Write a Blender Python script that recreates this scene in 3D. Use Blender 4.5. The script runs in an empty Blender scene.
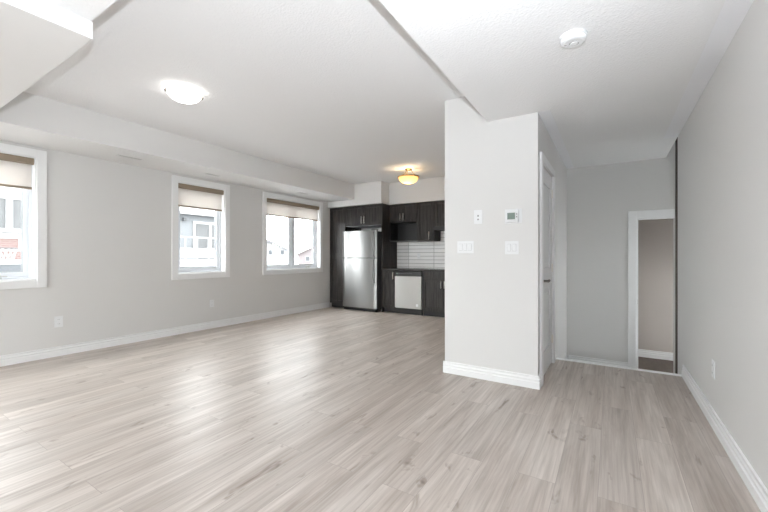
import bpy, bmesh, math, random
from mathutils import Vector, Matrix
random.seed(4)
PI = math.pi
scn = bpy.context.scene
C = scn.collection

# ---------------------------------------------------------------- camera
YAW = math.atan(227 / 362.7)
cam_d = bpy.data.cameras.new('camera')
cam_d.sensor_width = 36.0
cam_d.lens = 362.7 * 36.0 / 768.0
cam_d.clip_start = 0.05
cam_d.clip_end = 300
cam = bpy.data.objects.new('camera', cam_d)
cam.location = (0, 0, 1.18)
cam.rotation_euler = (PI / 2, 0, YAW)
C.objects.link(cam)
scn.camera = cam

# ---------------------------------------------------------------- world (bright overcast sky)
SKY = 9.0
w = bpy.data.worlds.new('overcast_sky')
w.use_nodes = True
bgn = w.node_tree.nodes['Background']
bgn.inputs[0].default_value = (0.97, 0.983, 1.0, 1)
bgn.inputs[1].default_value = SKY
scn.world = w

# ---------------------------------------------------------------- photographer's flash, just above the lens
FLASH = 178.0
fl = bpy.data.lights.new('camera_flash', 'SPOT')
fl.energy = FLASH
fl.color = (0.88, 0.94, 1.0)
fl.spot_size = math.radians(160)
fl.spot_blend = 0.6
fl.shadow_soft_size = 0.012
flo = bpy.data.objects.new('camera_flash', fl)
flo.location = (0, 0.0, 1.45)
flo.rotation_euler = Vector((-0.30, 0.16, 0.93)).to_track_quat('-Z', 'Y').to_euler()
C.objects.link(flo)

# ---------------------------------------------------------------- exposure
vs = scn.view_settings
vs.view_transform = 'Standard'
vs.look = 'None'
vs.exposure = 0.75
vs.gamma = 1.0
vs.use_curve_mapping = False
scn.cycles.use_denoising = True
scn.cycles.max_bounces = 12
scn.cycles.diffuse_bounces = 8
scn.cycles.transparent_max_bounces = 12
scn.cycles.sample_clamp_indirect = 6.0

# ---------------------------------------------------------------- materials
def new_mat(name):
    m = bpy.data.materials.new(name)
    m.use_nodes = True
    nt = m.node_tree
    return m, nt, nt.nodes['Principled BSDF']

def mat(name, col, rough=0.5, metal=0.0, bump=0.0, bscale=200.0, spec=None, emit=None, estr=0.0):
    m, nt, b = new_mat(name)
    b.inputs['Base Color'].default_value = (*col, 1)
    b.inputs['Roughness'].default_value = rough
    b.inputs['Metallic'].default_value = metal
    if spec is not None:
        b.inputs['Specular IOR Level'].default_value = spec
    if emit:
        b.inputs['Emission Color'].default_value = (*emit, 1)
        b.inputs['Emission Strength'].default_value = estr
    tc = nt.nodes.new('ShaderNodeTexCoord')
    n = nt.nodes.new('ShaderNodeTexNoise')
    n.inputs['Scale'].default_value = bscale
    n.inputs['Detail'].default_value = 3
    nt.links.new(tc.outputs['Object'], n.inputs['Vector'])
    # a whisper of tone variation keeps large surfaces from reading as flat fills
    mx = nt.nodes.new('ShaderNodeMix')
    mx.data_type = 'RGBA'
    mx.inputs['A'].default_value = (*[c * 0.985 for c in col], 1)
    mx.inputs['B'].default_value = (*[min(1, c * 1.015) for c in col], 1)
    nt.links.new(n.outputs['Fac'], mx.inputs['Factor'])
    nt.links.new(mx.outputs['Result'], b.inputs['Base Color'])
    if bump:
        bp = nt.nodes.new('ShaderNodeBump')
        bp.inputs['Strength'].default_value = bump
        bp.inputs['Distance'].default_value = 0.004
        nt.links.new(n.outputs['Fac'], bp.inputs['Height'])
        nt.links.new(bp.outputs['Normal'], b.inputs['Normal'])
    return m

def wood_mat(name, dark, light, rough, axis_scale, scale=1.0, spec=0.4):
    m, nt, b = new_mat(name)
    tc = nt.nodes.new('ShaderNodeTexCoord')
    mp = nt.nodes.new('ShaderNodeMapping')
    mp.inputs['Scale'].default_value = axis_scale
    n = nt.nodes.new('ShaderNodeTexNoise')
    n.inputs['Scale'].default_value = scale
    n.inputs['Detail'].default_value = 6
    n.inputs['Roughness'].default_value = 0.65
    cr = nt.nodes.new('ShaderNodeValToRGB')
    cr.color_ramp.elements[0].position = 0.33
    cr.color_ramp.elements[0].color = (*dark, 1)
    cr.color_ramp.elements[1].position = 0.68
    cr.color_ramp.elements[1].color = (*light, 1)
    L = nt.links.new
    L(tc.outputs['Object'], mp.inputs['Vector'])
    L(mp.outputs['Vector'], n.inputs['Vector'])
    L(n.outputs['Fac'], cr.inputs['Fac'])
    L(cr.outputs['Color'], b.inputs['Base Color'])
    b.inputs['Roughness'].default_value = rough
    b.inputs['Specular IOR Level'].default_value = spec
    return m

def floor_mat():
    m, nt, b = new_mat('laminate_planks')
    N, L = nt.nodes.new, nt.links.new
    tc = N('ShaderNodeTexCoord')
    mp = N('ShaderNodeMapping')
    mp.inputs['Rotation'].default_value = (0, 0, PI / 2)
    mp.inputs['Location'].default_value = (0.31, 0.055, 0)
    L(tc.outputs['Object'], mp.inputs['Vector'])
    br = N('ShaderNodeTexBrick')
    br.offset = 0.37
    br.offset_frequency = 2
    br.inputs['Scale'].default_value = 1.0
    br.inputs['Brick Width'].default_value = 1.28
    br.inputs['Row Height'].default_value = 0.19
    br.inputs['Mortar Size'].default_value = 0.0013
    br.inputs['Mortar Smooth'].default_value = 0.3
    br.inputs['Bias'].default_value = 0.0
    br.inputs['Color1'].default_value = (0, 0, 0, 1)
    br.inputs['Color2'].default_value = (1, 1, 1, 1)
    br.inputs['Mortar'].default_value = (0.5, 0.5, 0.5, 1)
    L(mp.outputs['Vector'], br.inputs['Vector'])
    # per plank shift of the grain
    add = N('ShaderNodeVectorMath'); add.operation = 'ADD'
    cmb = N('ShaderNodeCombineXYZ')
    mul = N('ShaderNodeMath'); mul.operation = 'MULTIPLY'; mul.inputs[1].default_value = 37.0
    L(br.outputs['Color'], mul.inputs[0])
    L(mul.outputs[0], cmb.inputs['X']); L(mul.outputs[0], cmb.inputs['Z'])
    L(tc.outputs['Object'], add.inputs[0]); L(cmb.outputs[0], add.inputs[1])
    def grain(sx, sy, sc, det, dist=0.0):
        g = N('ShaderNodeMapping'); g.inputs['Scale'].default_value = (sx, sy, 1)
        L(add.outputs[0], g.inputs['Vector'])
        n = N('ShaderNodeTexNoise')
        n.inputs['Scale'].default_value = sc; n.inputs['Detail'].default_value = det
        n.inputs['Roughness'].default_value = 0.62; n.inputs['Distortion'].default_value = dist
        L(g.outputs['Vector'], n.inputs['Vector'])
        return n
    fine = grain(62, 1.9, 1.0, 7, 0.25)
    broad = grain(8, 0.7, 1.0, 4, 0.7)
    knot = grain(10, 3.6, 1.0, 3, 0.6)
    c1 = N('ShaderNodeValToRGB')
    e = c1.color_ramp.elements
    e[0].position = 0.30; e[0].color = (0.400, 0.343, 0.303, 1)
    e[1].position = 0.66; e[1].color = (0.585, 0.533, 0.490, 1)
    L(broad.outputs['Fac'], c1.inputs['Fac'])
    c2 = N('ShaderNodeValToRGB')
    e = c2.color_ramp.elements
    e[0].position = 0.30; e[0].color = (0.72, 0.70, 0.68, 1)
    e[1].position = 0.62; e[1].color = (1.08, 1.08, 1.08, 1)
    L(fine.outputs['Fac'], c2.inputs['Fac'])
    m1 = N('ShaderNodeMix'); m1.data_type = 'RGBA'; m1.blend_type = 'MULTIPLY'
    m1.inputs['Factor'].default_value = 0.75
    L(c1.outputs['Color'], m1.inputs['A']); L(c2.outputs['Color'], m1.inputs['B'])
    # plank to plank tone
    pt = N('ShaderNodeMapRange'); pt.inputs['To Min'].default_value = 0.925; pt.inputs['To Max'].default_value = 1.055
    L(br.outputs['Color'], pt.inputs['Value'])
    m2 = N('ShaderNodeVectorMath'); m2.operation = 'SCALE'
    L(m1.outputs['Result'], m2.inputs[0]); L(pt.outputs['Result'], m2.inputs['Scale'])
    # knots / cathedral marks
    kr = N('ShaderNodeValToRGB')
    e = kr.color_ramp.elements
    e[0].position = 0.24; e[0].color = (0.50, 0.45, 0.41, 1)
    e[1].position = 0.38; e[1].color = (1, 1, 1, 1)
    L(knot.outputs['Fac'], kr.inputs['Fac'])
    m3 = N('ShaderNodeMix'); m3.data_type = 'RGBA'; m3.blend_type = 'MULTIPLY'; m3.inputs['Factor'].default_value = 1.0
    L(m2.outputs[0], m3.inputs['A']); L(kr.outputs['Color'], m3.inputs['B'])
    # joints
    m4 = N('ShaderNodeMix'); m4.data_type = 'RGBA'
    L(br.outputs['Fac'], m4.inputs['Factor'])
    L(m3.outputs['Result'], m4.inputs['A'])
    m4.inputs['B'].default_value = (0.34, 0.30, 0.27, 1)
    L(m4.outputs['Result'], b.inputs['Base Color'])
    rr = N('ShaderNodeMapRange'); rr.inputs['To Min'].default_value = 0.34; rr.inputs['To Max'].default_value = 0.44
    L(fine.outputs['Fac'], rr.inputs['Value']); L(rr.outputs['Result'], b.inputs['Roughness'])
    b.inputs['Specular IOR Level'].default_value = 0.30
    bp = N('ShaderNodeBump'); bp.inputs['Strength'].default_value = 0.08; bp.inputs['Distance'].default_value = 0.002
    L(fine.outputs['Fac'], bp.inputs['Height']); L(bp.outputs['Normal'], b.inputs['Normal'])
    return m

def brick_mat(name, c1, c2, mortar, bw, rh, ms, rough, axes, offset=0.5, bump=0.3, shift=(0, 0, 0)):
    """axes: which object axes feed the brick's u and v"""
    m, nt, b = new_mat(name)
    N, L = nt.nodes.new, nt.links.new
    tc = N('ShaderNodeTexCoord'); sp = N('ShaderNodeSeparateXYZ'); cb = N('ShaderNodeCombineXYZ')
    L(tc.outputs['Object'], sp.inputs[0])
    L(sp.outputs[axes[0]], cb.inputs['X']); L(sp.outputs[axes[1]], cb.inputs['Y'])
    br = N('ShaderNodeTexBrick')
    br.offset = offset
    br.inputs['Scale'].default_value = 1.0
    br.inputs['Brick Width'].default_value = bw
    br.inputs['Row Height'].default_value = rh
    br.inputs['Mortar Size'].default_value = ms
    br.inputs['Color1'].default_value = (*c1, 1)
    br.inputs['Color2'].default_value = (*c2, 1)
    br.inputs['Mortar'].default_value = (*mortar, 1)
    mp = N('ShaderNodeMapping'); mp.inputs['Location'].default_value = shift
    L(cb.outputs[0], mp.inputs['Vector']); L(mp.outputs[0], br.inputs['Vector'])
    L(br.outputs['Color'], b.inputs['Base Color'])
    b.inputs['Roughness'].default_value = rough
    bp = N('ShaderNodeBump'); bp.invert = True
    bp.inputs['Strength'].default_value = bump; bp.inputs['Distance'].default_value = 0.003
    L(br.outputs['Fac'], bp.inputs['Height']); L(bp.outputs['Normal'], b.inputs['Normal'])
    return m

def glass_mat():
    m = bpy.data.materials.new('window_glass'); m.use_nodes = True
    nt = m.node_tree; nt.nodes.clear()
    N, L = nt.nodes.new, nt.links.new
    o = N('ShaderNodeOutputMaterial'); mx = N('ShaderNodeMixShader')
    tr = N('ShaderNodeBsdfTransparent'); gl = N('ShaderNodeBsdfGlossy')
    tr.inputs[0].default_value = (0.97, 0.985, 0.98, 1)
    gl.inputs['Roughness'].default_value = 0.02
    lw = N('ShaderNodeLayerWeight'); lw.inputs['Blend'].default_value = 0.5
    pw = N('ShaderNodeMath'); pw.operation = 'POWER'; pw.inputs[1].default_value = 5.0
    mr = N('ShaderNodeMapRange'); mr.inputs['To Min'].default_value = 0.03; mr.inputs['To Max'].default_value = 0.8
    L(lw.outputs['Facing'], pw.inputs[0]); L(pw.outputs[0], mr.inputs['Value'])
    L(mr.outputs['Result'], mx.inputs[0]); L(tr.outputs[0], mx.inputs[1]); L(gl.outputs[0], mx.inputs[2])
    L(mx.outputs[0], o.inputs[0])
    return m

def fabric_mat():
    m = bpy.data.materials.new('blind_fabric'); m.use_nodes = True
    nt = m.node_tree; nt.nodes.clear()
    N, L = nt.nodes.new, nt.links.new
    o = N('ShaderNodeOutputMaterial'); mx = N('ShaderNodeMixShader')
    d = N('ShaderNodeBsdfDiffuse'); t = N('ShaderNodeBsdfTranslucent')
    tc = N('ShaderNodeTexCoord'); wv = N('ShaderNodeTexNoise'); wv.inputs['Scale'].default_value = 300
    cr = N('ShaderNodeValToRGB')
    cr.color_ramp.elements[0].color = (0.76, 0.73, 0.70, 1); cr.color_ramp.elements[1].color = (0.85, 0.825, 0.80, 1)
    L(tc.outputs['Object'], wv.inputs['Vector']); L(wv.outputs['Fac'], cr.inputs['Fac'])
    L(cr.outputs['Color'], d.inputs[0]); t.inputs[0].default_value = (0.82, 0.79, 0.76, 1)
    mx.inputs[0].default_value = 0.36
    L(d.outputs[0], mx.inputs[1]); L(t.outputs[0], mx.inputs[2]); L(mx.outputs[0], o.inputs[0])
    return m

def amber_glass():
    m = bpy.data.materials.new('amber_alabaster_glass'); m.use_nodes = True
    nt = m.node_tree; nt.nodes.clear()
    N, L = nt.nodes.new, nt.links.new
    o = N('ShaderNodeOutputMaterial'); mx = N('ShaderNodeMixShader'); m2 = N('ShaderNodeMixShader')
    t = N('ShaderNodeBsdfTranslucent'); d = N('ShaderNodeBsdfDiffuse'); g = N('ShaderNodeBsdfGlossy')
    tc = N('ShaderNodeTexCoord'); n = N('ShaderNodeTexNoise'); n.inputs['Scale'].default_value = 14
    cr = N('ShaderNodeValToRGB')
    cr.color_ramp.elements[0].color = (0.52, 0.33, 0.15, 1); cr.color_ramp.elements[1].color = (0.66, 0.46, 0.24, 1)
    L(tc.outputs['Object'], n.inputs['Vector']); L(n.outputs['Fac'], cr.inputs['Fac'])
    L(cr.outputs['Color'], t.inputs[0]); d.inputs[0].default_value = (0.55, 0.34, 0.15, 1)
    g.inputs['Roughness'].default_value = 0.2
    mx.inputs[0].default_value = 0.25; m2.inputs[0].default_value = 0.05
    L(t.outputs[0], mx.inputs[1]); L(d.outputs[0], mx.inputs[2])
    L(mx.outputs[0], m2.inputs[1]); L(g.outputs[0], m2.inputs[2]); L(m2.outputs[0], o.inputs[0])
    return m

M = {}
M['paint'] = mat('wall_paint_grey', (0.70, 0.695, 0.685), 0.55, bump=0.06, bscale=160)
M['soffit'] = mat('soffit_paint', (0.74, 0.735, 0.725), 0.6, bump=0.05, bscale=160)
M['ceil'] = mat('stippled_ceiling', (0.84, 0.84, 0.845), 0.9, bump=0.9, bscale=75)
M['smooth'] = mat('smooth_ceiling_white', (0.86, 0.865, 0.89), 0.7)
M['trim'] = mat('white_trim_paint', (0.86, 0.865, 0.87), 0.35)
M['door'] = mat('white_door_paint', (0.76, 0.765, 0.77), 0.4)
M['vinyl'] = mat('white_vinyl', (0.80, 0.83, 0.87), 0.35)
M['seal'] = mat('dark_glazing_seal', (0.24, 0.25, 0.26), 0.5)
M['glass'] = glass_mat()
M['fabric'] = fabric_mat()
M['cassette'] = mat('taupe_blind_fabric', (0.30, 0.24, 0.18), 0.8)
M['floor'] = floor_mat()
M['hallfloor'] = wood_mat('dark_brown_wood_floor', (0.07, 0.052, 0.042), (0.12, 0.092, 0.075), 0.5, (6, 1.2, 6), 2.0)
M['hall'] = mat('hall_dimmed_paint', (0.50, 0.455, 0.425), 0.6, bump=0.05)  # same paint as the room walls, dim warm light put into the colour
M['brown'] = mat('dark_brown', (0.085, 0.068, 0.055), 0.6)
M['cab'] = wood_mat('charcoal_wood_vertical', (0.010, 0.0085, 0.008), (0.062, 0.055, 0.052), 0.45, (34, 34, 2.2), 1.3, 0.28)
M['cabin'] = mat('cabinet_interior_black', (0.018, 0.017, 0.018), 0.45)
M['mel'] = mat('white_melamine', (0.62, 0.62, 0.66), 0.5)
M['toe'] = mat('toe_kick_black', (0.015, 0.014, 0.014), 0.5)
M['steel'] = mat('brushed_stainless', (0.31, 0.31, 0.307), 0.33, metal=1.0, bscale=40)
M['steeld'] = mat('dishwasher_stainless', (0.55, 0.545, 0.53), 0.34, metal=1.0, bscale=40)
for k in ('steel', 'steeld'):
    nt_ = M[k].node_tree
    b_ = nt_.nodes['Principled BSDF']
    b_.inputs['Anisotropic'].default_value = 0.88
    b_.inputs['Anisotropic Rotation'].default_value = 0.25
    tg = nt_.nodes.new('ShaderNodeTangent'); tg.direction_type = 'RADIAL'; tg.axis = 'Z'
    nt_.links.new(tg.outputs[0], b_.inputs['Tangent'])
M['fside'] = mat('fridge_side_grey', (0.09, 0.09, 0.092), 0.45)
M['black'] = mat('black_plastic', (0.012, 0.012, 0.013), 0.35)
M['nickel'] = mat('brushed_nickel', (0.80, 0.77, 0.72), 0.34, metal=1.0)
M['bronze'] = mat('aged_brass', (0.42, 0.29, 0.13), 0.32, metal=1.0)
M['dnickel'] = mat('dark_nickel', (0.25, 0.23, 0.21), 0.3, metal=1.0)
M['granite'] = mat('dark_speckled_laminate', (0.045, 0.04, 0.037), 0.22, bscale=90)
M['tile'] = brick_mat('white_backsplash_tile', (0.84, 0.835, 0.835), (0.89, 0.885, 0.88), (0.26, 0.255, 0.25), 0.604, 0.078, 0.004, 0.22, ('X', 'Z'), 0.0, shift=(0.156, -0.006, 0))
M['plate'] = mat('white_plastic', (0.80, 0.81, 0.82), 0.35)
M['slot'] = mat('grey_slot', (0.30, 0.30, 0.30), 0.5)
M['lcd'] = mat('green_grey_lcd', (0.20, 0.255, 0.225), 0.25)
M['vent'] = mat('vent_grey', (0.55, 0.55, 0.53), 0.5)
M['ventd'] = mat('vent_shadow_gap', (0.16, 0.16, 0.15), 0.7)
M['domeglow'] = mat('lit_white_glass', (0.9, 0.9, 0.88), 0.3, emit=(1.0, 0.97, 0.92), estr=3.2)
M['bowlglow'] = amber_glass()
M['bulb'] = mat('lit_bulb', (1, 0.9, 0.7), 0.4, emit=(1.0, 0.80, 0.48), estr=14.0)

M['snow'] = mat('pale_ground', (0.26, 0.26, 0.265), 0.9, bscale=2)
M['redbrick'] = brick_mat('red_brick', (0.092, 0.052, 0.048), (0.105, 0.062, 0.058), (0.125, 0.105, 0.10), 0.22, 0.075, 0.012, 0.9, ('Y', 'Z'))
M['whitesiding'] = mat('white_siding', (0.189, 0.189, 0.189), 0.7, bscale=3)
M['greysiding'] = mat('grey_siding', (0.088, 0.093, 0.099), 0.7, bscale=3)
M['curtain'] = wood_mat('grey_curtain', (0.055, 0.056, 0.058), (0.080, 0.082, 0.084), 0.8, (1, 9, 1), 1.2)
M['extwhite'] = mat('outdoor_white_trim', (0.214, 0.214, 0.214), 0.6)
M['roof'] = mat('grey_shingle', (0.088, 0.088, 0.091), 0.9, bscale=6)
M['roofb'] = mat('brown_shingle', (0.088, 0.076, 0.074), 0.9, bscale=6)
M['pinkstone'] = mat('pinkish_brick_far', (0.126, 0.110, 0.112), 0.9, bscale=4)
M['extdark'] = mat('outdoor_dark_metal', (0.03, 0.032, 0.035), 0.6)
M['extgrey'] = mat('outdoor_grey_roofing', (0.063, 0.068, 0.074), 0.8, bscale=5)
M['wglass'] = mat('outdoor_window_glass', (0.06, 0.065, 0.07), 0.1)

# ---------------------------------------------------------------- mesh helpers
class MB:
    def __init__(s):
        s.bm = bmesh.new()
    def box(s, x0, x1, y0, y1, z0, z1):
        v = [s.bm.verts.new(p) for p in ((x0,y0,z0),(x1,y0,z0),(x1,y1,z0),(x0,y1,z0),(x0,y0,z1),(x1,y0,z1),(x1,y1,z1),(x0,y1,z1))]
        for f in ((0,3,2,1),(4,5,6,7),(0,1,5,4),(1,2,6,5),(2,3,7,6),(3,0,4,7)):
            s.bm.faces.new([v[i] for i in f])
        return s
    def prism(s, pts, axis, a0, a1):
        """pts: 2D outline; axis: extrusion axis; pts map to the other two axes in xyz order"""
        def P(p, a):
            if axis == 'x': return (a, p[0], p[1])
            if axis == 'y': return (p[0], a, p[1])
            return (p[0], p[1], a)
        A = [s.bm.verts.new(P(p, a0)) for p in pts]
        B = [s.bm.verts.new(P(p, a1)) for p in pts]
        n = len(pts)
        s.bm.faces.new(A); s.bm.faces.new(B[::-1])
        for i in range(n):
            s.bm.faces.new((A[i], B[i], B[(i+1) % n], A[(i+1) % n]))
        return s
    def tube(s, path, r, seg=12):
        path = [Vector(p) for p in path]
        rings = []
        for i, p in enumerate(path):
            d = (path[min(i+1, len(path)-1)] - path[max(i-1, 0)]).normalized()
            up = Vector((0,0,1)) if abs(d.z) < 0.9 else Vector((1,0,0))
            a = d.cross(up).normalized(); b = d.cross(a).normalized()
            rr = r[i] if isinstance(r, (list, tuple)) else r
            rings.append([s.bm.verts.new(p + (a*math.cos(2*PI*k/seg) + b*math.sin(2*PI*k/seg))*rr) for k in range(seg)])
        for i in range(len(rings)-1):
            for k in range(seg):
                s.bm.faces.new((rings[i][k], rings[i][(k+1)%seg], rings[i+1][(k+1)%seg], rings[i+1][k]))
        s.bm.faces.new(rings[0][::-1]); s.bm.faces.new(rings[-1])
        return s
    def lathe(s, prof, cx=0, cy=0, seg=40):
        """prof: (r, z) from top to bottom"""
        rings = []
        for r, z in prof:
            if r < 1e-6:
                rings.append([s.bm.verts.new((cx, cy, z))])
            else:
                rings.append([s.bm.verts.new((cx + r*math.cos(2*PI*k/seg), cy + r*math.sin(2*PI*k/seg), z)) for k in range(seg)])
        for a, b in zip(rings, rings[1:]):
            for k in range(seg):
                k2 = (k+1) % seg
                if len(a) == 1: s.bm.faces.new((a[0], b[k2], b[k]))
                elif len(b) == 1: s.bm.faces.new((a[k], a[k2], b[0]))
                else: s.bm.faces.new((a[k], a[k2], b[k2], b[k]))
        return s
    def build(s, name, m, parent=None, bevel=0.0, smooth=False, loc=None):
        bmesh.ops.recalc_face_normals(s.bm, faces=s.bm.faces[:])
        me = bpy.data.meshes.new(name)
        s.bm.to_mesh(me); s.bm.free()
        o = bpy.data.objects.new(name, me)
        me.materials.append(m)
        C.objects.link(o)
        if smooth:
            for p in me.polygons: p.use_smooth = True
        if bevel:
            bv = o.modifiers.new('bevel', 'BEVEL')
            bv.width = bevel; bv.segments = 2; bv.limit_method = 'ANGLE'
        if parent is not None:
            o.parent = parent
            # parts are written in world coordinates; keep them there under a moved base
            o.matrix_parent_inverse = Matrix.Translation(-Vector(parent.location))
        return o

def tag(o, label=None, cat=None, group=None):
    if label: o['label'] = label
    if cat: o['category'] = cat
    if group: o['group'] = group
    return o

def thing(name, loc, label, cat, group=None):
    o = bpy.data.objects.new(name, None)
    o.empty_display_size = 0.1
    o.location = loc
    C.objects.link(o)
    return tag(o, label, cat, group)

def struct(o):
    o['kind'] = 'structure'
    return o

def sempty(name, loc):
    o = bpy.data.objects.new(name, None)
    o.location = loc
    o.empty_display_size = 0.1
    C.objects.link(o)
    return struct(o)

# ---------------------------------------------------------------- dimensions
XL, XR = -5.53, 0.605          # left and right wall faces
YB = -3.0                      # wall behind the camera
YK = 7.07                      # kitchen back wall
ZM, ZL, ZS, ZB = 2.755, 2.457, 2.364, 2.42   # main ceiling, low ceiling, corner soffit, bulkhead
XE, YE = -1.0, 0.828           # edges of the low ceiling
CX0, CX1, CY0, CY1 = -1.433, -0.55, 3.455, 5.93   # closet block
YF = 4.59                      # floor edge at the steps
LZ = -0.38                     # landing level
XS = 0.693                     # wall beside the steps
TOP = 2.95

# ---------------------------------------------------------------- floor, landing
struct(MB().box(XL-0.12, CX1-0.05, YB-0.12, YK+0.12, -0.12, 0).box(CX1-0.05, XR+0.09, YB-0.12, YF, -0.12, 0).build('floor', M['floor']))
struct(MB().box(CX1, XR, YF, YF+0.28, LZ-0.1, LZ/2).box(CX1, 1.8, YF+0.28, CY1+0.12, LZ-0.1, LZ)
       .box(-0.3, 1.8, CY1+0.12, 6.88, LZ-0.1, LZ).build('floor_landing', M['hallfloor']))
struct(MB().prism([(YF-0.035, 0), (YF-0.03, 0.008), (YF+0.018, 0.008), (YF+0.022, -0.03), (YF, -0.03), (YF, 0)], 'x', CX1, XR-0.002).build('trim_1', M['trim']))

# ---------------------------------------------------------------- walls
WINS = [(-0.181, 1.484), (2.890, 3.856), (4.549, 6.214)]   # outer casing extents along Y
WZ0, WZ1 = 0.822, 2.386
CS = 0.088                                                  # casing width
wl = MB()
ya = YB
oz0, oz1 = WZ0 + CS, WZ1 - CS
for (a, b) in WINS:
    wl.box(XL-0.16, XL, ya, a+CS, -0.12, TOP)
    wl.box(XL-0.16, XL, a+CS, b-CS, -0.12, oz0)
    wl.box(XL-0.16, XL, a+CS, b-CS, oz1, TOP)
    ya = b-CS
wl.box(XL-0.16, XL, ya, YK+0.12, -0.12, TOP)
struct(wl.build('wall_left', M['paint']))
struct(MB().box(XR, 0.86, YB, 4.96, LZ-0.1, TOP).build('wall_right', M['paint']))
# landing widened unseen behind the right wall; window added to daylight the alcove
wm = MB()
wm.box(0.86, 1.96, 4.84, 4.96, LZ-0.1, TOP)
wm.box(1.80, 1.96, 4.96, 5.15, LZ-0.1, TOP).box(1.80, 1.96, 5.75, CY1+0.12, LZ-0.1, TOP)
wm.box(1.80, 1.96, 5.15, 5.75, LZ-0.1, 0.65).box(1.80, 1.96, 5.15, 5.75, 1.85, TOP)
struct(wm.build('wall_stair', M['paint']))
struct(MB().box(XS+0.006, 0.76, CY1-0.03, CY1-0.001, LZ, 2.79).build('dark_strip', M['brown']))  # dark brown strip along the right edge of the opening
struct(MB().box(XL-0.16, CX0+0.12, YK, YK+0.12, -0.12, TOP).build('wall_kitchen', M['paint']))
# wall behind the camera with a wide opening added for daylight
PX0, PX1, PZ = -5.35, -2.9, 2.25
struct(MB().box(XL-0.16, PX0, YB-0.15, YB, -0.12, TOP).box(PX1, 0.86, YB-0.15, YB, -0.12, TOP)
       .box(PX0, PX1, YB-0.15, YB, PZ, TOP).box(PX0, PX1, YB-0.15, YB, -0.12, 0.02).build('wall_behind', M['paint']))
# closet block: front, side with door opening, kitchen side
DY0, DY1, DZ = 3.612, 4.372, 2.055
struct(MB().box(CX0, CX1, CY0, CY0+0.10, 0, TOP).build('wall_front', M['paint']))
struct(MB().box(CX1-0.11, CX1, CY0+0.10, DY0, 0, TOP).box(CX1-0.11, CX1, DY1, CY1, LZ-0.1, TOP).box(CX1-0.11, CX1, DY0, DY1, DZ, TOP)
       .build('wall_closet', M['paint']))
struct(MB().box(CX0, CX0+0.12, CY0+0.10, YK, 0, TOP).build('wall_middle', M['paint']))
# alcove back wall with the opening
AX0, AZ1 = 0.285, 1.69
struct(MB().box(CX1-0.11, AX0, CY1, CY1+0.12, LZ-0.1, TOP).box(AX0, XS, CY1, CY1+0.12, AZ1, TOP).box(XS, 1.8, CY1, CY1+0.12, LZ-0.1, TOP).build('wall_back', M['paint']))
struct(MB().box(-0.40, 1.96, 6.88, 7.0, LZ-0.1, 2.2).box(-0.40, -0.30, CY1+0.12, 6.88, LZ-0.1, 2.2)
       .box(1.8, 1.96, CY1+0.12, 6.15, LZ-0.1, 2.2).box(1.8, 1.96, 6.80, 6.88, LZ-0.1, 2.2).box(1.8, 1.96, 6.15, 6.80, LZ-0.1, 0.1).box(1.8, 1.96, 6.15, 6.80, 1.3, 2.2)
       .build('wall_hall', M['hall']))

# ---------------------------------------------------------------- ceilings
struct(MB().box(XL, XE+0.022, YE, YK, ZM, TOP).build('ceiling', M['ceil']))
struct(MB().prism([(XE+0.022, YE), (XR, YE), (XR, CY1), (XE+0.002, CY1), (XE+0.004, CY0)], 'z', ZL, TOP).box(XL, XR, YB, YE, ZL, TOP).build('ceiling_low', M['ceil']))
struct(MB().box(XR, 1.8, 4.96, CY1, 2.80, TOP).box(-0.30, 1.8, CY1+0.12, 6.88, 2.0, 2.2).build('ceiling_stair', M['soffit']))
struct(MB().box(XL, -2.40, YB, YE+0.007, ZS, ZL).build('ceiling_soffit', M['soffit']))
struct(MB().box(XL, -4.77, YE+0.007, 6.40, ZB, ZM).build('ceiling_bulkhead', M['soffit']))
struct(MB().box(XL, -4.075, 6.40, YK, 2.292, ZM).box(-4.075, CX0, 6.72, YK, 2.292, ZM).build('ceiling_kitchen', M['soffit']))
# smooth painted border of the stippled ceiling
bz = ZL - 0.0015
struct(MB().box(0.485, XR, YB, 4.96, bz, ZL).build('trim_2', M['smooth']))
struct(MB().box(CX1, CX1+0.10, CY0, CY1, bz, ZL).build('trim_3', M['smooth']))

# ---------------------------------------------------------------- baseboards
def base_profile(d, h=0.115):
    return [(0, 0), (d*0.018, 0), (d*0.018, h*0.48), (d*0.012, h*0.53), (d*0.010, h*0.60), (d*0.014, h*0.66), (d*0.014, h*0.72), (d*0.008, h*0.78), (d*0.008, h*0.90), (d*0.012, h*0.94), (d*0.012, h), (0, h)]
def base_y(name, x, d, y0, y1, z=0):
    struct(MB().prism([(x+p, z+q) for p, q in base_profile(d)], 'y', y0, y1).build(name, M['trim']))
def base_x(name, y, d, x0, x1, z=0):
    struct(MB().prism([(y+p, z+q) for p, q in base_profile(d)], 'x', x0, x1).build(name, M['trim']))
base_y('baseboard_left', XL, 1, YB, 6.425)
base_y('baseboard_right', XR, -1, YB, YF-0.02)
base_x('baseboard_front', CY0, -1, CX0-0.015, CX1+0.017)
base_y('baseboard_closet', CX1, 1, CY0, DY0-0.075)
base_y('baseboard_side', CX1, 1, DY1+0.075, YF-0.03)
base_x('baseboard_back', CY1, -1, CX1+0.02, AX0-0.089, LZ)
base_y('baseboard_stair', CX1, 1, YF+0.29, CY1-0.01, LZ)
base_x('baseboard_hall', 6.88, -1, -0.28, 1.79, LZ)

# ---------------------------------------------------------------- windows
def frame_yz(mb, x0, x1, y0, y1, z0, z1, wd):
    """rectangular frame in the YZ plane, wd wide"""
    mb.box(x0, x1, y0, y0+wd, z0, z1); mb.box(x0, x1, y1-wd, y1, z0, z1)
    mb.box(x0, x1, y0+wd, y1-wd, z0, z0+wd); mb.box(x0, x1, y0+wd, y1-wd, z1-wd, z1)
    return mb

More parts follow.
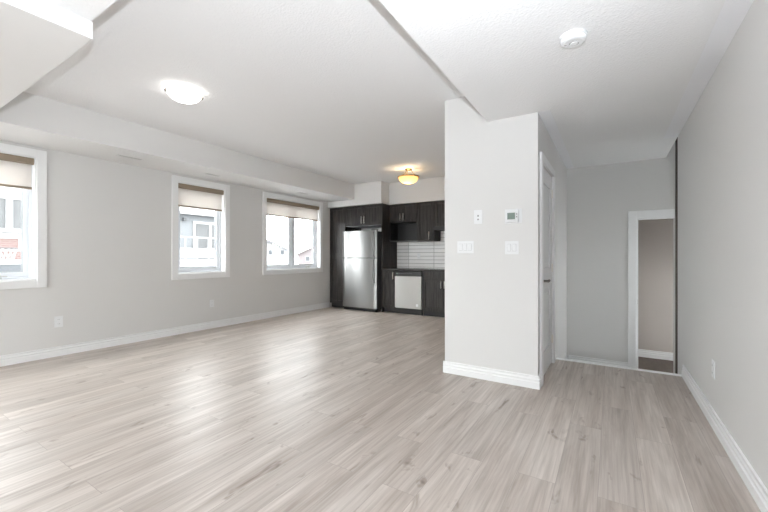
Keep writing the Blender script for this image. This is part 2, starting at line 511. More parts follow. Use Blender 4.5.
def make_window(n, y0, y1, double):
    r = sempty('window_%d' % n, (XL, (y0+y1)/2, WZ0))
    mb = MB(); frame_yz(mb, XL, XL+0.018, y0, y1, WZ0, WZ1, CS)
    mb.build('casing', M['trim'], r, bevel=0.004)
    a, b, c, d = y0+CS, y1-CS, oz0, oz1
    mb = MB(); frame_yz(mb, XL-0.16, XL+0.001, a, b, c, d, 0.012)
    mb.build('jamb', M['trim'], r)
    a, b, c, d = a+0.012, b-0.012, c+0.012, d-0.012
    xs0, xs1 = XL-0.16, XL-0.085
    mb = MB(); frame_yz(mb, xs0, xs1, a, b, c, d, 0.030)
    sashes = [(a+0.030, b-0.030)]
    if double:
        mid = (a+b)/2
        mb.box(xs0, xs1, mid-0.03, mid+0.03, c+0.030, d-0.030)
        sashes = [(a+0.030, mid-0.03), (mid+0.03, b-0.030)]
    mb.build('frame', M['vinyl'], r, bevel=0.004)
    for (sa, sb) in sashes:
        sc, sd = c+0.030, d-0.030
        mb = MB(); frame_yz(mb, xs0+0.012, xs1-0.012, sa, sb, sc, sd, 0.046)
        so = mb.build('sash', M['vinyl'], r, bevel=0.004)
        mb = MB(); frame_yz(mb, xs0+0.030, xs1-0.024, sa+0.044, sb-0.044, sc+0.044, sd-0.044, 0.010)
        mb.build('glazing_seal', M['seal'], so)
        MB().box(xs0+0.034, xs0+0.040, sa+0.046, sb-0.046, sc+0.046, sd-0.046).build('pane', M['glass'], so)
    if double:
        yh = b - 0.30
        mb = MB(); mb.box(xs1-0.002, xs1+0.022, yh-0.05, yh+0.05, c+0.006, c+0.028)
        mb.tube([(xs1+0.012, yh, c+0.026), (xs1+0.03, yh+0.03, c+0.040), (xs1+0.03, yh+0.09, c+0.034)], 0.007)
        mb.build('crank_handle', M['vent'], r, bevel=0.003)
    return r
make_window(1, *WINS[0], True)
make_window(2, *WINS[1], False)
make_window(3, *WINS[2], True)

def blind(y0, y1, drop, label):
    t = thing('roller_blind', (XL-0.045, (y0+y1)/2, oz1-0.012), label, 'roller blind', 'roller blinds in the three windows')
    a, b = y0+CS+0.018, y1-CS-0.018
    zt = oz1 - 0.0135
    prof = [(XL-0.078, zt), (XL-0.010, zt), (XL-0.004, zt-0.010), (XL-0.004, zt-0.062), (XL-0.012, zt-0.074), (XL-0.030, zt-0.074), (XL-0.078, zt-0.020)]
    MB().prism(prof, 'y', a, b).build('cassette', M['cassette'], t)
    MB().box(XL-0.040, XL-0.0385, a+0.012, b-0.012, drop+0.012, zt-0.060).build('fabric', M['fabric'], t)
    MB().box(XL-0.046, XL-0.032, a+0.010, b-0.010, drop-0.012, drop+0.014).build('bottom_bar', M['cassette'], t, bevel=0.003)
blind(*WINS[0], 1.945, 'taupe roller blind half lowered in the leftmost window, cut by the photo edge')
blind(*WINS[1], 1.945, 'taupe roller blind half lowered in the narrow middle window')
blind(*WINS[2], 1.972, 'taupe roller blind in the wide window nearest the kitchen cabinets')

# unseen glazing added behind the camera to let daylight in
r = sempty('window_4', (-3.7, YB-0.08, 0))
mb = MB()
for x in (PX0, -4.16, PX1-0.07):
    mb.box(x, x+0.07, YB-0.12, YB-0.05, 0.02, PZ)
mb.box(PX0, PX1, YB-0.119, YB-0.051, 0.02, 0.09).box(PX0, PX1, YB-0.119, YB-0.051, PZ-0.07, PZ)
mb.build('frame', M['vinyl'], r)
MB().box(PX0+0.03, PX1-0.03, YB-0.088, YB-0.082, 0.06, PZ-0.03).build('pane', M['glass'], r)

# unseen windows added round the corner to daylight the landing and the passage
for n, (ya, yb, za, zb_) in ((5, (5.15, 5.75, 0.65, 1.85)), (6, (6.15, 6.80, 0.10, 1.30))):
    r = sempty('window_%d' % n, (1.88, (ya+yb)/2, za))
    mb = MB(); frame_yz(mb, 1.86, 1.92, ya, yb, za, zb_, 0.05)
    mb.build('frame', M['vinyl'], r)
    MB().box(1.885, 1.891, ya+0.03, yb-0.03, za+0.03, zb_-0.03).build('pane', M['glass'], r)

# ---------------------------------------------------------------- closet door
d1 = sempty('door_1', (CX1, (DY0+DY1)/2, 0))
mb = MB()
cw = 0.072
mb.box(CX1, CX1+0.024, DY0-cw, DY0+0.004, 0, DZ+cw); mb.box(CX1, CX1+0.024, DY1-0.004, DY1+cw, 0, DZ+cw)
mb.box(CX1, CX1+0.024, DY0+0.004, DY1-0.004, DZ-0.004, DZ+cw)
mb.build('casing', M['trim'], d1, bevel=0.004)
def panel_door_bm(x_face, y0, y1, z0, z1, panels, th=0.035):
    """slab with raised-and-fielded panels on the +X face"""
    mb = MB()
    ys, st = (y0, y1), 0.115
    zs = [z0] + [z for p in panels for z in p] + [z1]
    mb.box(x_face-th, x_face-0.012, y0, y1, z0, z1)
    mb.box(x_face-0.012, x_face, y0, y0+st, z0, z1); mb.box(x_face-0.012, x_face, y1-st, y1, z0, z1)
    for k in range(0, len(zs), 2):
        mb.box(x_face-0.012, x_face, y0+st, y1-st, zs[k], zs[k+1])
    for (p0, p1) in panels:
        a, b, c, d = y0+st, y1-st, p0, p1
        # sloped moulding then raised field
        i = 0.05
        q = [(a+0.012, c+0.012), (b-0.012, c+0.012), (b-0.012, d-0.012), (a+0.012, d-0.012)]
        p = [(a+i, c+i), (b-i, c+i), (b-i, d-i), (a+i, d-i)]
        A = [mb.bm.verts.new((x_face-0.012, y, z)) for y, z in q]
        B = [mb.bm.verts.new((x_face-0.002, y, z)) for y, z in p]
        for k in range(4):
            mb.bm.faces.new((A[k], A[(k+1) % 4], B[(k+1) % 4], B[k]))
        mb.bm.faces.new(B)
    return mb
dx = CX1 - 0.006
dl = panel_door_bm(dx, DY0+0.008, DY1-0.004, 0.012, DZ-0.008, [(0.23, 0.86), (1.06, 1.90)]).build('door_leaf', M['door'], d1)
hy, hz = DY0+0.062, 0.945
mb = MB()
mb.tube([(dx, hy, hz), (dx+0.010, hy, hz)], 0.031, 24).tube([(dx+0.010, hy, hz), (dx+0.062, hy, hz)], 0.012)
mb.tube([(dx+0.060, hy-0.012, hz), (dx+0.064, hy+0.03, hz+0.004), (dx+0.060, hy+0.085, hz+0.002), (dx+0.054, hy+0.118, hz-0.008)], [0.013, 0.012, 0.011, 0.009])
tag(mb.build('door_handle', M['dnickel'], dl, smooth=True), 'dark metal lever handle')
for z in (0.27, 1.05, 1.86):
    MB().box(dx-0.001, CX1+0.010, DY1-0.014, DY1-0.002, z-0.045, z+0.045).build('hinge', M['nickel'], d1)
MB().box(CX1-0.10, CX1-0.06, DY0+0.005, DY1-0.005, 0.0005, 0.010).build('threshold', M['toe'], d1)

# ---------------------------------------------------------------- opening at the foot of the steps
d2 = sempty('door_2', (0.45, CY1, LZ))
yc0 = CY1 - 0.016
MB().box(AX0-0.089, AX0+0.004, yc0, CY1, LZ, AZ1+0.095).box(AX0+0.004, XS-0.001, yc0, CY1, AZ1-0.004, AZ1+0.095).build('casing', M['trim'], d2, bevel=0.004)
MB().box(AX0, AX0+0.016, CY1, CY1+0.12, LZ, AZ1-0.02).box(AX0, XS-0.001, CY1, CY1+0.12, AZ1-0.02, AZ1).build('jamb', M['trim'], d2)
MB().box(AX0+0.016, AX0+0.028, CY1+0.05, CY1+0.085, LZ, AZ1-0.02).build('door_stop', M['trim'], d2)
MB().box(AX0+0.0158, AX0+0.018, CY1+0.012, CY1+0.042, 0.535, 0.60).build('strike_plate', M['dnickel'], d2)

# ================================================================= KITCHEN
YFC = 6.45      # face of base and tall doors
YUC = 6.74      # face of upper doors
def shaker(mb, x0, x1, z0, z1, yf, th=0.020, rail=0.062):
    mb.box(x0, x0+rail, yf, yf+th, z0, z1); mb.box(x1-rail, x1, yf, yf+th, z0, z1)
    mb.box(x0+rail, x1-rail, yf, yf+th, z0, z0+rail); mb.box(x0+rail, x1-rail, yf, yf+th, z1-rail, z1)
    mb.box(x0+rail, x1-rail, yf+0.012, yf+th, z0+rail, z1-rail)
    return mb
def bar_handle(parent, x, z0, z1, yf, m='nickel'):
    mb = MB()
    mb.tube([(x, yf-0.030, z0), (x, yf-0.030, z1)], 0.0085, 10)
    for z in (z0+0.02, z1-0.02):
        mb.tube([(x, yf-0.001, z), (x, yf-0.030, z)], 0.0045, 8)
    return mb.build('handle', M[m], parent, smooth=True)
def door(parent, x0, x1, z0, z1, yf, hx=None, hz=None, rail=0.062):
    o = shaker(MB(), x0+0.0015, x1-0.0015, z0+0.0015, z1-0.0015, yf, rail=rail).build('door', M['cab'], parent, bevel=0.0015)
    if hx is not None:
        bar_handle(o, hx, hz[0], hz[1], yf)
    return o

# pantry
PX = (-5.515, -5.065)
t = thing('pantry_cabinet', ((PX[0]+PX[1])/2, 6.76, 0), 'tall narrow charcoal pantry cabinet between left wall and fridge', 'cabinet')
MB().box(PX[0], PX[1], YFC+0.022, YK-0.004, 0.10, 2.285).build('body', M['cab'], t)
MB().box(PX[0], PX[1], YFC+0.07, YK-0.004, 0.0, 0.0999).build('toe_kick', M['toe'], t)
door(t, PX[0], PX[1], 1.180, 2.283, YFC)
door(t, PX[0], PX[1], 0.105, 1.178, YFC)

# cabinet over the fridge, with its end panel
OX = (-5.063, -4.078)
t = thing('fridge_cabinet', (-4.57, 6.76, 1.835), 'charcoal two door cabinet above the fridge with full height end panel', 'cabinet')
MB().box(OX[0], OX[1]-0.022, YFC+0.022, YK-0.004, 1.846, 2.285).build('body', M['cab'], t)
tag(MB().box(OX[0], OX[1]-0.022, YFC+0.022, YK-0.004, 1.836, 1.8455).build('underside', M['mel'], t), 'pale melamine underside')
MB().box(OX[1]-0.021, OX[1], YFC-0.002, YK-0.004, 0.0, 2.288).build('end_panel', M['cab'], t)
door(t, OX[0], -4.572, 1.838, 2.283, YFC, -4.605, (1.885, 2.045))
door(t, -4.570, OX[1]-0.022, 1.838, 2.283, YFC, -4.537, (1.885, 2.045))

# refrigerator
FX = (-5.035, -4.135)
FY = 6.30
t = thing('refrigerator', (-4.585, 6.66, 0), 'stainless top freezer fridge between pantry and dark end panel', 'fridge')
MB().box(FX[0]+0.008, FX[1]-0.008, FY+0.068, YK-0.03, 0.045, 1.70).build('body', M['fside'], t, bevel=0.006)
def fdoor(name, z0, z1):
    # slightly crowned door front
    n = 14
    pts = []
    for k in range(n+1):
        s = k/n
        x = FX[0] + (FX[1]-FX[0])*s
        pts.append((x, FY + 0.010*(2*s-1)**2 + (0.012 if k in (0, n) else 0)))
    pts += [(FX[1], FY+0.062), (FX[0], FY+0.062)]
    return MB().prism(pts, 'z', z0, z1).build(name, M['steel'], t, bevel=0.004)
f1 = fdoor('freezer_door', 1.143, 1.722)
f2 = fdoor('fridge_door', 0.075, 1.131)
hx = FX[1] - 0.055
def fhandle(par, pts):
    MB().tube(pts, [0.012]*len(pts), 12).build('handle', M['steel'], par, smooth=True)
fhandle(f1, [(hx, FY+0.006, 1.165), (hx, FY-0.035, 1.185), (hx, FY-0.052, 1.30), (hx, FY-0.050, 1.55), (hx, FY-0.030, 1.66), (hx, FY+0.006, 1.68)])
fhandle(f2, [(hx, FY+0.006, 1.105), (hx, FY-0.035, 1.085), (hx, FY-0.052, 0.98), (hx, FY-0.050, 0.72), (hx, FY-0.030, 0.63), (hx, FY+0.006, 0.61)])
MB().box(FX[0]+0.01, FX[1]-0.01, FY+0.063, FY+0.0675, 0.06, 1.70).build('door_gasket', M['black'], t)
MB().box(FX[0]+0.02, FX[1]-0.02, FY+0.03, FY+0.0675, 0.015, 0.070).build('toe_grille', M['black'], t)
MB().box(FX[1]-0.13, FX[1]-0.03, FY+0.01, FY+0.13, 1.7225, 1.742).build('hinge_cover', M['fside'], t, bevel=0.004)
for x in (FX[0]+0.06, FX[1]-0.06):
    MB().tube([(x, FY+0.11, 0.0), (x, FY+0.11, 0.045)], 0.02).build('foot', M['black'], t)
    MB().tube([(x, YK-0.10, 0.0), (x, YK-0.10, 0.045)], 0.02).build('foot', M['black'], t)

# base cabinets
def base_cab(x0, x1, label, doors, drawers):
    t = thing('base_cabinet', ((x0+x1)/2, 6.76, 0), label, 'cabinet', 'charcoal base cabinets')
    MB().box(x0, x1, YFC+0.022, YK-0.004, 0.10, 0.880).build('body', M['cab'], t)
    MB().box(x0, x1, YFC+0.07, YK-0.004, 0.0, 0.0999).build('toe_kick', M['toe'], t)
    for d in doors: door(t, *d)
    for (a, b, c, e) in drawers:
        MB().box(a+0.0015, b-0.0015, YFC, YFC+0.02, c+0.0015, e-0.0015).build('drawer_front', M['cab'], t, bevel=0.0015)
B1 = (-4.076, -3.775)
base_cab(*B1, 'narrow charcoal base cabinet between fridge panel and dishwasher',
         [(B1[0], B1[1], 0.105, 0.878, YFC, B1[1]-0.035, (0.70, 0.85), 0.055)], [])
B2 = (-3.150, -2.270)
base_cab(*B2, 'charcoal two door base cabinet right of the dishwasher',
         [(B2[0], -2.711, 0.105, 0.735, YFC, -2.745, (0.56, 0.70)), (-2.709, B2[1], 0.105, 0.735, YFC, -2.675, (0.56, 0.70))],
         [(B2[0], B2[1], 0.739, 0.878)])

# dishwasher
DX = (-3.770, -3.155)
t = thing('dishwasher', ((DX[0]+DX[1])/2, 6.76, 0), 'stainless dishwasher with black control strip under the counter', 'dishwasher')
MB().box(DX[0]+0.004, DX[1]-0.004, YFC+0.04, YK-0.03, 0.10, 0.870).build('body', M['black'], t)
MB().box(DX[0]+0.005, DX[1]-0.005, YFC-0.018, YFC+0.038, 0.125, 0.770).build('door', M['steeld'], t, bevel=0.006)
cp = MB().box(DX[0]+0.005, DX[1]-0.005, YFC-0.014, YFC+0.038, 0.775, 0.870).build('control_panel', M['black'], t, bevel=0.004)
for k in range(7):
    x = DX[0] + 0.10 + 0.045*k
    MB().box(x, x+0.022, YFC-0.0165, YFC-0.0142, 0.820, 0.828).build('button', M['slot'], cp)
MB().box(DX[0]+0.04, DX[0]+0.085, YFC-0.0165, YFC-0.0142, 0.812, 0.836).build('display', M['lcd'], cp)
MB().box(DX[0]+0.005, DX[1]-0.005, YFC+0.05, YFC+0.06, 0.0, 0.0995).build('toe_kick', M['toe'], t)
tag(MB().box(DX[1]-0.125, DX[1]-0.075, YFC-0.0195, YFC-0.0182, 0.175, 0.225).build('sticker', M['plate'], t), 'small square white sticker')

# counter top
tag(MB().box(-4.076, B2[1]+0.02, YFC-0.028, YK-0.004, 0.8815, 0.920).build('countertop', M['granite'], bevel=0.004),
    'dark speckled countertop running over the base cabinets and dishwasher', 'countertop')
struct(MB().box(-4.075, CX0, YK-0.0035, YK, 0.921, 1.78).build('trim_4', M['tile']))

# upper cabinets
U1 = (-4.074, -3.412)
t = thing('upper_cabinet', ((U1[0]+U1[1])/2, 6.90, 1.492), 'charcoal wall cabinet with two short doors over an open microwave shelf', 'cabinet', 'charcoal wall cabinets')
MB().box(U1[0], U1[1], YUC+0.022, YK-0.004, 1.896, 2.290).build('body', M['cab'], t)
MB().box(U1[0], U1[0]+0.018, YUC+0.002, YK-0.004, 1.492, 1.8955).box(U1[1]-0.018, U1[1], YUC+0.002, YK-0.004, 1.492, 1.8955)\
    .box(U1[0]+0.018, U1[1]-0.018, YUC+0.002, YK-0.004, 1.492, 1.512).box(U1[0]+0.018, U1[1]-0.018, YK-0.02, YK-0.004, 1.512, 1.8955).build('open_shelf', M['cabin'], t)
mx = (U1[0]+U1[1])/2 - 0.02
door(t, U1[0], mx, 1.898, 2.288, YUC, mx-0.036, (1.935, 2.085), 0.055)
door(t, mx, U1[1], 1.898, 2.288, YUC, mx+0.036, (1.935, 2.085), 0.055)
U2 = (-3.410, -3.025)
t = thing('upper_cabinet', ((U2[0]+U2[1])/2, 6.90, 1.488), 'tall single door charcoal wall cabinet right of the open microwave shelf', 'cabinet', 'charcoal wall cabinets')
MB().box(U2[0], U2[1], YUC+0.022, YK-0.004, 1.488, 2.290).build('body', M['cab'], t)
door(t, U2[0], U2[1], 1.490, 2.288, YUC, U2[1]-0.105, (1.515, 1.675))
U3 = (-3.023, -2.260)
t = thing('upper_cabinet', ((U3[0]+U3[1])/2, 6.90, 1.70), 'short charcoal wall cabinet over the tile, half hidden behind the light switch wall', 'cabinet', 'charcoal wall cabinets')
MB().box(U3[0], U3[1], YUC+0.022, YK-0.004, 1.775, 2.290).build('body', M['cab'], t)
mx = (U3[0]+U3[1])/2
door(t, U3[0], mx, 1.777, 2.288, YUC); door(t, mx, U3[1], 1.777, 2.288, YUC)
MB().box(U3[0], U3[1], YUC-0.03, YK-0.004, 1.700, 1.7745).build('valance', M['cabin'], t, bevel=0.003)

# ================================================================= WALL FITTINGS
def outlet(axis, face, u, z, sgn, label, w=0.076, h=0.120):
    """duplex outlet; axis 'x': on a wall of constant x; sgn: side it faces"""
    def bx(mb, u0, u1, z0, z1, d0, d1):
        a, b = sorted((face+sgn*d0, face+sgn*d1))
        if axis == 'x': mb.box(a, b, u+u0, u+u1, z+z0, z+z1)
        else: mb.box(u+u0, u+u1, a, b, z+z0, z+z1)
        return mb
    loc = (face, u, z) if axis == 'x' else (u, face, z)
    t = thing('power_outlet', loc, label, 'outlet', 'wall outlets')
    pl = bx(MB(), -w/2, w/2, -h/2, h/2, 0.0005, 0.006).build('cover_plate', M['plate'], t, bevel=0.002)
    for dz in (-0.026, 0.026):
        so = bx(MB(), -0.017, 0.017, dz-0.015, dz+0.015, 0.006, 0.0085).build('socket', M['plate'], t, bevel=0.003)
        mb = MB(); bx(mb, -0.008, -0.005, dz-0.004, dz+0.006, 0.0085, 0.0092); bx(mb, 0.005, 0.008, dz-0.004, dz+0.006, 0.0085, 0.0092)
        mb.build('slot', M['slot'], so)
    return t
outlet('x', XL, 1.592, 0.405, 1, 'white outlet low on left wall between the leftmost and middle windows', 0.080, 0.130)
outlet('x', XL, 3.530, 0.405, 1, 'white outlet low on left wall under the middle window')
outlet('x', XR, 3.345, 0.395, -1, 'white outlet low on the right wall above the baseboard')
outlet('y', YK-0.0035, -3.535, 1.18, -1, 'white outlet on the kitchen tile above the dishwasher')

def switch_plate(x0, x1, z0, z1, n, name, label, rocker=True, group='light switch plates'):
    t = thing(name, ((x0+x1)/2, CY0, (z0+z1)/2), label, 'switch' if rocker else 'wall plate', group)
    MB().box(x0, x1, CY0-0.006, CY0-0.0005, z0, z1).build('cover_plate', M['plate'], t, bevel=0.002)
    zc = (z0+z1)/2
    for k in range(n):
        xc = (x0+x1)/2 + (k-(n-1)/2)*0.046
        if rocker:
            s = MB().box(xc-0.0165, xc+0.0165, CY0-0.0075, CY0-0.006, zc-0.033, zc+0.033).build('switch_frame', M['slot'], t)
            MB().prism([(CY0-0.0075, zc-0.0315), (CY0-0.0095, zc-0.0315), (CY0-0.0130, zc+0.0315), (CY0-0.0075, zc+0.0315)], 'x', xc-0.0150, xc+0.0150).build('rocker', M['plate'], s)
        else:
            MB().box(xc-0.007, xc+0.007, CY0-0.0085, CY0-0.006, zc+0.002, zc+0.018).build('jack', M['slot'], t)
            MB().box(xc-0.007, xc+0.007, CY0-0.0085, CY0-0.006, zc-0.032, zc-0.018).build('jack', M['slot'], t)
switch_plate(-1.298, -1.132, 1.207, 1.327, 3, 'light_switch', 'white triple rocker switch plate at left of the grey wall')
switch_plate(-0.835, -0.713, 1.196, 1.318, 2, 'light_switch', 'white double rocker switch plate below the thermostat')
switch_plate(-1.128, -1.046, 1.490, 1.625, 1, 'jack_plate', 'narrow white wall plate with two jacks left of thermostat', False, None)

t = thing('thermostat', (-0.757, CY0, 1.545), 'white wall thermostat with small green grey screen above double switch', 'thermostat')
MB().box(-0.836, -0.684, CY0-0.005, CY0-0.0005, 1.480, 1.612).build('back_plate', M['plate'], t, bevel=0.002)
MB().box(-0.830, -0.712, CY0-0.028, CY0-0.0055, 1.488, 1.604).build('housing', M['plate'], t, bevel=0.005)
MB().box(-0.808, -0.740, CY0-0.0295, CY0-0.0282, 1.515, 1.575).build('screen', M['lcd'], t)
for k in range(2):
    MB().box(-0.731, -0.720, CY0-0.030, CY0-0.0282, 1.530+0.025*k, 1.543+0.025*k).build('button', M['slot'], t)

# smoke detector
sx, sy = -0.186, 2.370
t = thing('smoke_detector', (sx, sy, ZL), 'round white smoke detector on the low ceiling', 'smoke detector')
MB().lathe([(0.0, ZL-0.0005), (0.074, ZL-0.0005), (0.074, ZL-0.012), (0.0, ZL-0.012)], sx, sy).build('base_plate', M['plate'], t, smooth=False)
MB().lathe([(0.0, ZL-0.0122), (0.069, ZL-0.0122), (0.070, ZL-0.022), (0.062, ZL-0.036), (0.050, ZL-0.041), (0.0, ZL-0.042)], sx, sy).build('cover', M['plate'], t)
MB().lathe([(0.0, ZL-0.0423), (0.020, ZL-0.0423), (0.019, ZL-0.0452), (0.0, ZL-0.0452)], sx+0.004, sy+0.002, 24).build('test_button', M['plate'], t)
mb = MB()
for k in range(40):
    a0, a1 = 2*PI*k/40, 2*PI*(k+1)/40
    if k % 20 < 14:
        mb.prism([(sx+0.004+0.0215*math.cos(a0), sy+0.002+0.0215*math.sin(a0)), (sx+0.004+0.0255*math.cos(a0), sy+0.002+0.0255*math.sin(a0)),
                  (sx+0.004+0.0255*math.cos(a1), sy+0.002+0.0255*math.sin(a1)), (sx+0.004+0.0215*math.cos(a1), sy+0.002+0.0215*math.sin(a1))], 'z', ZL-0.0430, ZL-0.0421)
mb.build('sounder_slot', M['slot'], t)
MB().box(sx-0.048, sx-0.034, sy-0.004, sy+0.002, ZL-0.0426, ZL-0.041).build('indicator', M['slot'], t)

# ceiling vents under the bulkhead
def vent(y0, y1, x0, x1, label):
    t = thing('ceiling_vent', ((x0+x1)/2, (y0+y1)/2, ZB), label, 'vent', 'vents under the left bulkhead')
    z0, z1 = ZB-0.007, ZB-0.0008
    mb = MB(); wd = 0.016
    mb.box(x0, x0+wd, y0, y1, z0, z1).box(x1-wd, x1, y0, y1, z0, z1).box(x0+wd, x1-wd, y0, y0+wd, z0, z1).box(x0+wd, x1-wd, y1-wd, y1, z0, z1)
    mb.build('frame', M['soffit'], t, bevel=0.002)
    MB().box(x0+wd, x1-wd, y0+wd, y1-wd, ZB-0.0022, ZB-0.001).build('backing', M['ventd'], t)
    mb = MB()
    n = 4
    for k in range(n):
        xa = x0+wd+0.004 + (x1-x0-2*wd-0.008)*k/n
        mb.box(xa+0.003, xa+0.012, y0+wd, y1-wd, ZB-0.0065, ZB-0.0025)
    mb.build('louvre', M['vent'], t)
vent(2.03, 2.31, -5.16, -5.06, 'white ceiling vent left of the middle window, under the bulkhead')
vent(3.17, 3.42, -5.19, -5.09, 'white ceiling vent right above the middle window')
vent(5.10, 5.36, -5.19, -5.09, 'white ceiling vent above the window nearest the kitchen')

# ================================================================= CEILING LIGHTS
lx, ly = -3.447, 1.921
t = thing('ceiling_light', (lx, ly, ZM), 'flush white glass dome light on the living room ceiling, lit', 'ceiling light')
MB().lathe([(0, ZM-0.0005), (0.124, ZM-0.0005), (0.128, ZM-0.018), (0.0, ZM-0.018)], lx, ly).build('ceiling_pan', M['trim'], t, smooth=False)
MB().lathe([(0.144, ZM-0.020), (0.149, ZM-0.027), (0.142, ZM-0.047), (0.121, ZM-0.071), (0.088, ZM-0.090), (0.046, ZM-0.101), (0.0, ZM-0.104)], lx, ly).build('glass_dome', M['domeglow'], t, smooth=True)
for a in (math.radians(68), math.radians(248)):
    ca, sa = math.cos(a), math.sin(a)
    MB().tube([(lx+0.128*ca, ly+0.128*sa, ZM-0.012), (lx+0.152*ca, ly+0.152*sa, ZM-0.016), (lx+0.156*ca, ly+0.156*sa, ZM-0.030), (lx+0.150*ca, ly+0.150*sa, ZM-0.044)], [0.008, 0.010, 0.012, 0.011]).build('clip', M['dnickel'], t)

kx, ky = -3.108, 5.80
t = thing('ceiling_light', (kx, ky, ZM), 'brass semi flush light with amber glass bowl on the kitchen ceiling', 'ceiling light')
MB().lathe([(0, ZM-0.0005), (0.066, ZM-0.0005), (0.062, ZM-0.016), (0.030, ZM-0.026), (0, ZM-0.027)], kx, ky, 32).build('canopy', M['bronze'], t, smooth=True)
for k in range(3):
    a = math.radians(20+120*k)
    MB().tube([(kx+0.045*math.cos(a), ky+0.045*math.sin(a), ZM-0.022), (kx+0.075*math.cos(a), ky+0.075*math.sin(a), ZM-0.06),
               (kx+0.10*math.cos(a), ky+0.10*math.sin(a), ZM-0.10), (kx+0.178*math.cos(a), ky+0.178*math.sin(a), ZM-0.142)], 0.0055, 8).build('arm', M['bronze'], t, smooth=True)
rz = ZM-0.146
MB().lathe([(0.180, rz+0.006), (0.197, rz+0.006), (0.199, rz-0.008), (0.192, rz-0.016), (0.182, rz-0.010), (0.180, rz+0.006)], kx, ky, 40).build('rim', M['bronze'], t, smooth=True)
MB().lathe([(0.183, rz-0.012), (0.172, rz-0.045), (0.142, rz-0.080), (0.100, rz-0.106), (0.050, rz-0.120), (0.0, rz-0.124)], kx, ky, 40).build('glass_bowl', M['bowlglow'], t, smooth=True)
MB().lathe([(0, rz-0.1245), (0.012, rz-0.126), (0.009, rz-0.136), (0, rz-0.140)], kx, ky, 16).build('finial', M['bronze'], t, smooth=True)
for k in range(2):
    bx_ = kx + (-0.05 if k == 0 else 0.05)
    MB().lathe([(0, rz+0.034), (0.016, rz+0.030), (0.026, rz+0.010), (0.020, rz-0.014), (0.012, rz-0.040), (0, rz-0.041)], bx_, ky, 16).build('bulb', M['bulb'], t, smooth=True)
kl = bpy.data.lights.new('kitchen_lamp_light', 'POINT')
kl.energy = 2.4
kl.color = (1.0, 0.80, 0.54)
kl.shadow_soft_size = 0.03
klo = bpy.data.objects.new('kitchen_lamp_light', kl)
klo.location = (kx, ky-0.02, rz-0.060)
C.objects.link(klo)

# ================================================================= OUTSIDE
GZ = -3.2
struct(MB().box(-140, 60, -60, 140, GZ-0.3, GZ).build('ground', M['snow']))

# brick building facing the leftmost window
bxf = -18.0
t = thing('apartment_building', (-21, 2.0, GZ), 'red brick building with curtained window across the street, seen in leftmost window', 'building')
MB().box(-25, bxf, -6, 7.2, GZ, 1.86).build('brick_wall', M['redbrick'], t)
MB().box(-25, bxf-0.02, -6, 7.2, 1.86, 5.6).build('upper_wall', M['whitesiding'], t)
MB().box(bxf-0.04, bxf+0.05, -6, 7.2, 1.84, 1.96).build('band', M['extwhite'], t)
wn = MB(); frame_yz(wn, bxf-0.03, bxf+0.04, 2.45, 5.1, 2.02, 3.32, 0.13)
wn.box(bxf-0.03, bxf+0.04, 3.74, 3.92, 2.15, 3.19)
f = wn.build('window', M['extwhite'], t)
MB().box(bxf-0.02, bxf+0.01, 2.58, 3.74, 2.15, 3.19).box(bxf-0.02, bxf+0.01, 3.92, 4.97, 2.15, 3.19).build('curtain', M['curtain'], f)
MB().box(bxf+0.02, bxf+2.4, -2, 6.5, 0.58, 0.92).build('porch_roof', M['extgrey'], t)
MB().box(bxf+0.02, bxf+2.42, -2, 6.5, 0.9205, 1.06).build('porch_fascia', M['extwhite'], t)
MB().box(-25.3, bxf+0.4, -6.3, 7.5, 5.6, 5.9).build('roof', M['roof'], t)

# basketball hoop in front of the brick
t = thing('basketball_hoop', (-14.6, 2.35, GZ), 'white outlined basketball backboard with net outside the leftmost window', 'basketball hoop')
MB().tube([(-14.9, 2.35, GZ), (-14.9, 2.35, 1.3), (-14.72, 2.55, 1.55)], 0.06).build('pole', M['extdark'], t)
mb = MB(); frame_yz(mb, -14.62, -14.58, 2.15, 3.36, 1.32, 1.74, 0.055); mb.build('backboard', M['extwhite'], t)
mb = MB()
R_, hy, hzz, hxx = 0.23, 2.98, 1.40, -14.32
ring = [(hxx+R_*math.cos(2*PI*k/24), hy+R_*math.sin(2*PI*k/24), hzz) for k in range(25)]
mb.tube(ring, 0.012, 6).tube([(-14.58, hy, hzz), (hxx-R_, hy, hzz)], 0.02, 6).build('rim', M['extdark'], t)
mb = MB()
for k in range(12):
    a, b = 2*PI*k/12, 2*PI*(k+1)/12
    for s in (1, -1):
        pts = []
        for j in range(4):
            rr = R_*(1-0.13*j); aa = a + s*j*PI/12
            pts.append((hxx+rr*math.cos(aa), hy+rr*math.sin(aa), hzz-0.13*j))
        mb.tube(pts, 0.010, 4)
mb.build('net', M['extwhite'], t)

# grey building with balcony facing the middle window
t = thing('balcony_building', (-21, 10.9, GZ), 'grey building with white balcony seen through the narrow middle window', 'building')
MB().box(-25, bxf, 8.2, 13.4, GZ, 3.25).build('wall', M['greysiding'], t)
MB().box(-25.4, bxf+0.35, 8.0, 13.7, 3.25, 3.42).build('eave', M['extwhite'], t)
MB().prism([(-25.4, 3.42), (bxf+0.35, 3.42), (-21.5, 5.6)], 'y', 8.0, 13.7).build('roof', M['whitesiding'], t)
wn = MB(); frame_yz(wn, bxf-0.03, bxf+0.05, 10.45, 12.3, 1.1, 2.95, 0.12); wn.box(bxf-0.03, bxf+0.05, 11.32, 11.44, 1.22, 2.83)
f = wn.build('window', M['extwhite'], t)
MB().box(bxf-0.02, bxf+0.02, 10.57, 11.32, 1.22, 2.83).box(bxf-0.02, bxf+0.02, 11.44, 12.18, 1.22, 2.83).build('curtain', M['curtain'], f)
MB().box(bxf+0.02, bxf+0.14, 9.92, 10.06, 2.92, 3.08).build('wall_lamp', M['extdark'], t)
bc = MB().box(bxf, bxf+1.6, 8.6, 13.2, 0.70, 1.02).build('balcony_slab', M['extwhite'], t)
mb = MB()
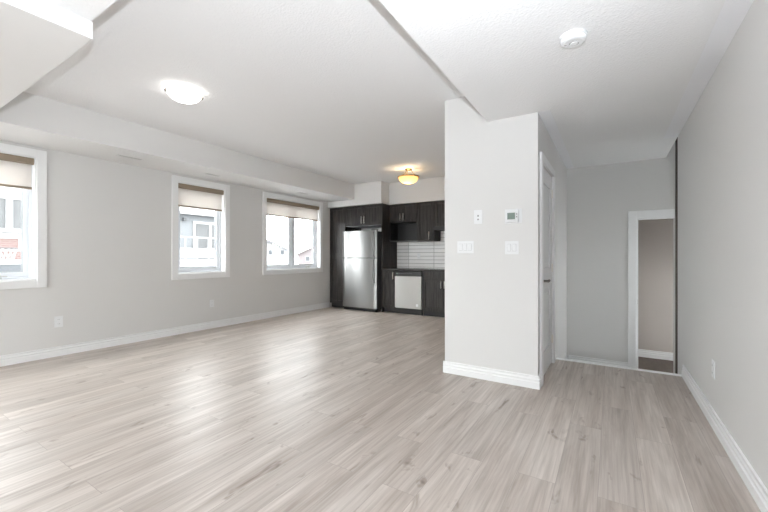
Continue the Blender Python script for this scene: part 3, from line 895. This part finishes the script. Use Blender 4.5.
mb.box(bxf+1.50, bxf+1.56, 8.6, 13.2, 2.02, 2.08)
for k in range(9):
    y = 8.62 + k*0.565
    mb.box(bxf+1.50, bxf+1.56, y, y+0.05, 1.02, 2.02)
mb.build('railing', M['extwhite'], t)
MB().box(bxf+1.52, bxf+1.54, 8.62, 13.15, 1.08, 1.55).build('railing_panel', M['whitesiding'], t)
MB().box(bxf+0.01, bxf+1.62, 8.55, 13.25, 0.50, 0.6995).build('balcony_fascia', M['extgrey'], t)
MB().box(bxf+0.01, bxf+0.06, 8.25, 13.35, GZ, 0.48).build('lower_wall', M['whitesiding'], t)

# far houses behind the kitchen window
def house(cx, cy, ang, hw, depth, ze, zr, wall, roof, label, wins):
    t = thing('house', (cx, cy, GZ), label, 'house')
    t.rotation_euler = (0, 0, ang)
    def part(mb, nm, m, par=None):
        o = mb.build(nm, m); o.parent = par or t; return o
    part(MB().prism([(-hw, 0), (hw, 0), (hw, ze-GZ), (0, zr-GZ-0.15), (-hw, ze-GZ)], 'y', 0, depth), 'wall', wall)
    o_ = 0.5
    sl = (zr-ze)/hw
    part(MB().prism([(-hw-o_, ze-GZ-o_*sl), (0, zr-GZ-0.1), (hw+o_, ze-GZ-o_*sl), (hw+o_, ze-GZ-o_*sl+0.35), (0, zr-GZ+0.3), (-hw-o_, ze-GZ-o_*sl+0.35)], 'y', -0.4, depth+0.4), 'roof', roof)
    for (x, z, ww, hh) in wins:
        f = part(MB().box(x-ww/2-0.1, x+ww/2+0.1, -0.06, 0.02, z-GZ-hh/2-0.1, z-GZ+hh/2+0.1), 'window', M['extwhite'])
        part(MB().box(x-ww/2, x+ww/2, -0.08, 0.0, z-GZ-hh/2, z-GZ+hh/2), 'pane', M['wglass'], f)
def at(u, depth):
    a = u - 384
    d = (-math.sin(YAW)*362.7 + math.cos(YAW)*a, math.cos(YAW)*362.7 + math.sin(YAW)*a)
    k = depth/362.7
    return d[0]*k, d[1]*k
hx1, hy1 = at(268, 58)
house(hx1, hy1, math.radians(45), 3.6, 9, 1.75, 3.55, M['whitesiding'], M['roof'], 'far white gabled house with grey roof seen through kitchen side window',
      [(0.35, 1.75, 0.55, 0.7), (2.2, 1.75, 0.55, 0.7), (-1.6, 1.75, 0.55, 0.7)])
hx2, hy2 = at(318, 78)
house(hx2, hy2, math.radians(38), 4.2, 10, 1.4, 3.4, M['pinkstone'], M['roofb'], 'far pinkish brown house at right of the kitchen side window', [(-2.2, 0.6, 0.8, 0.9)])
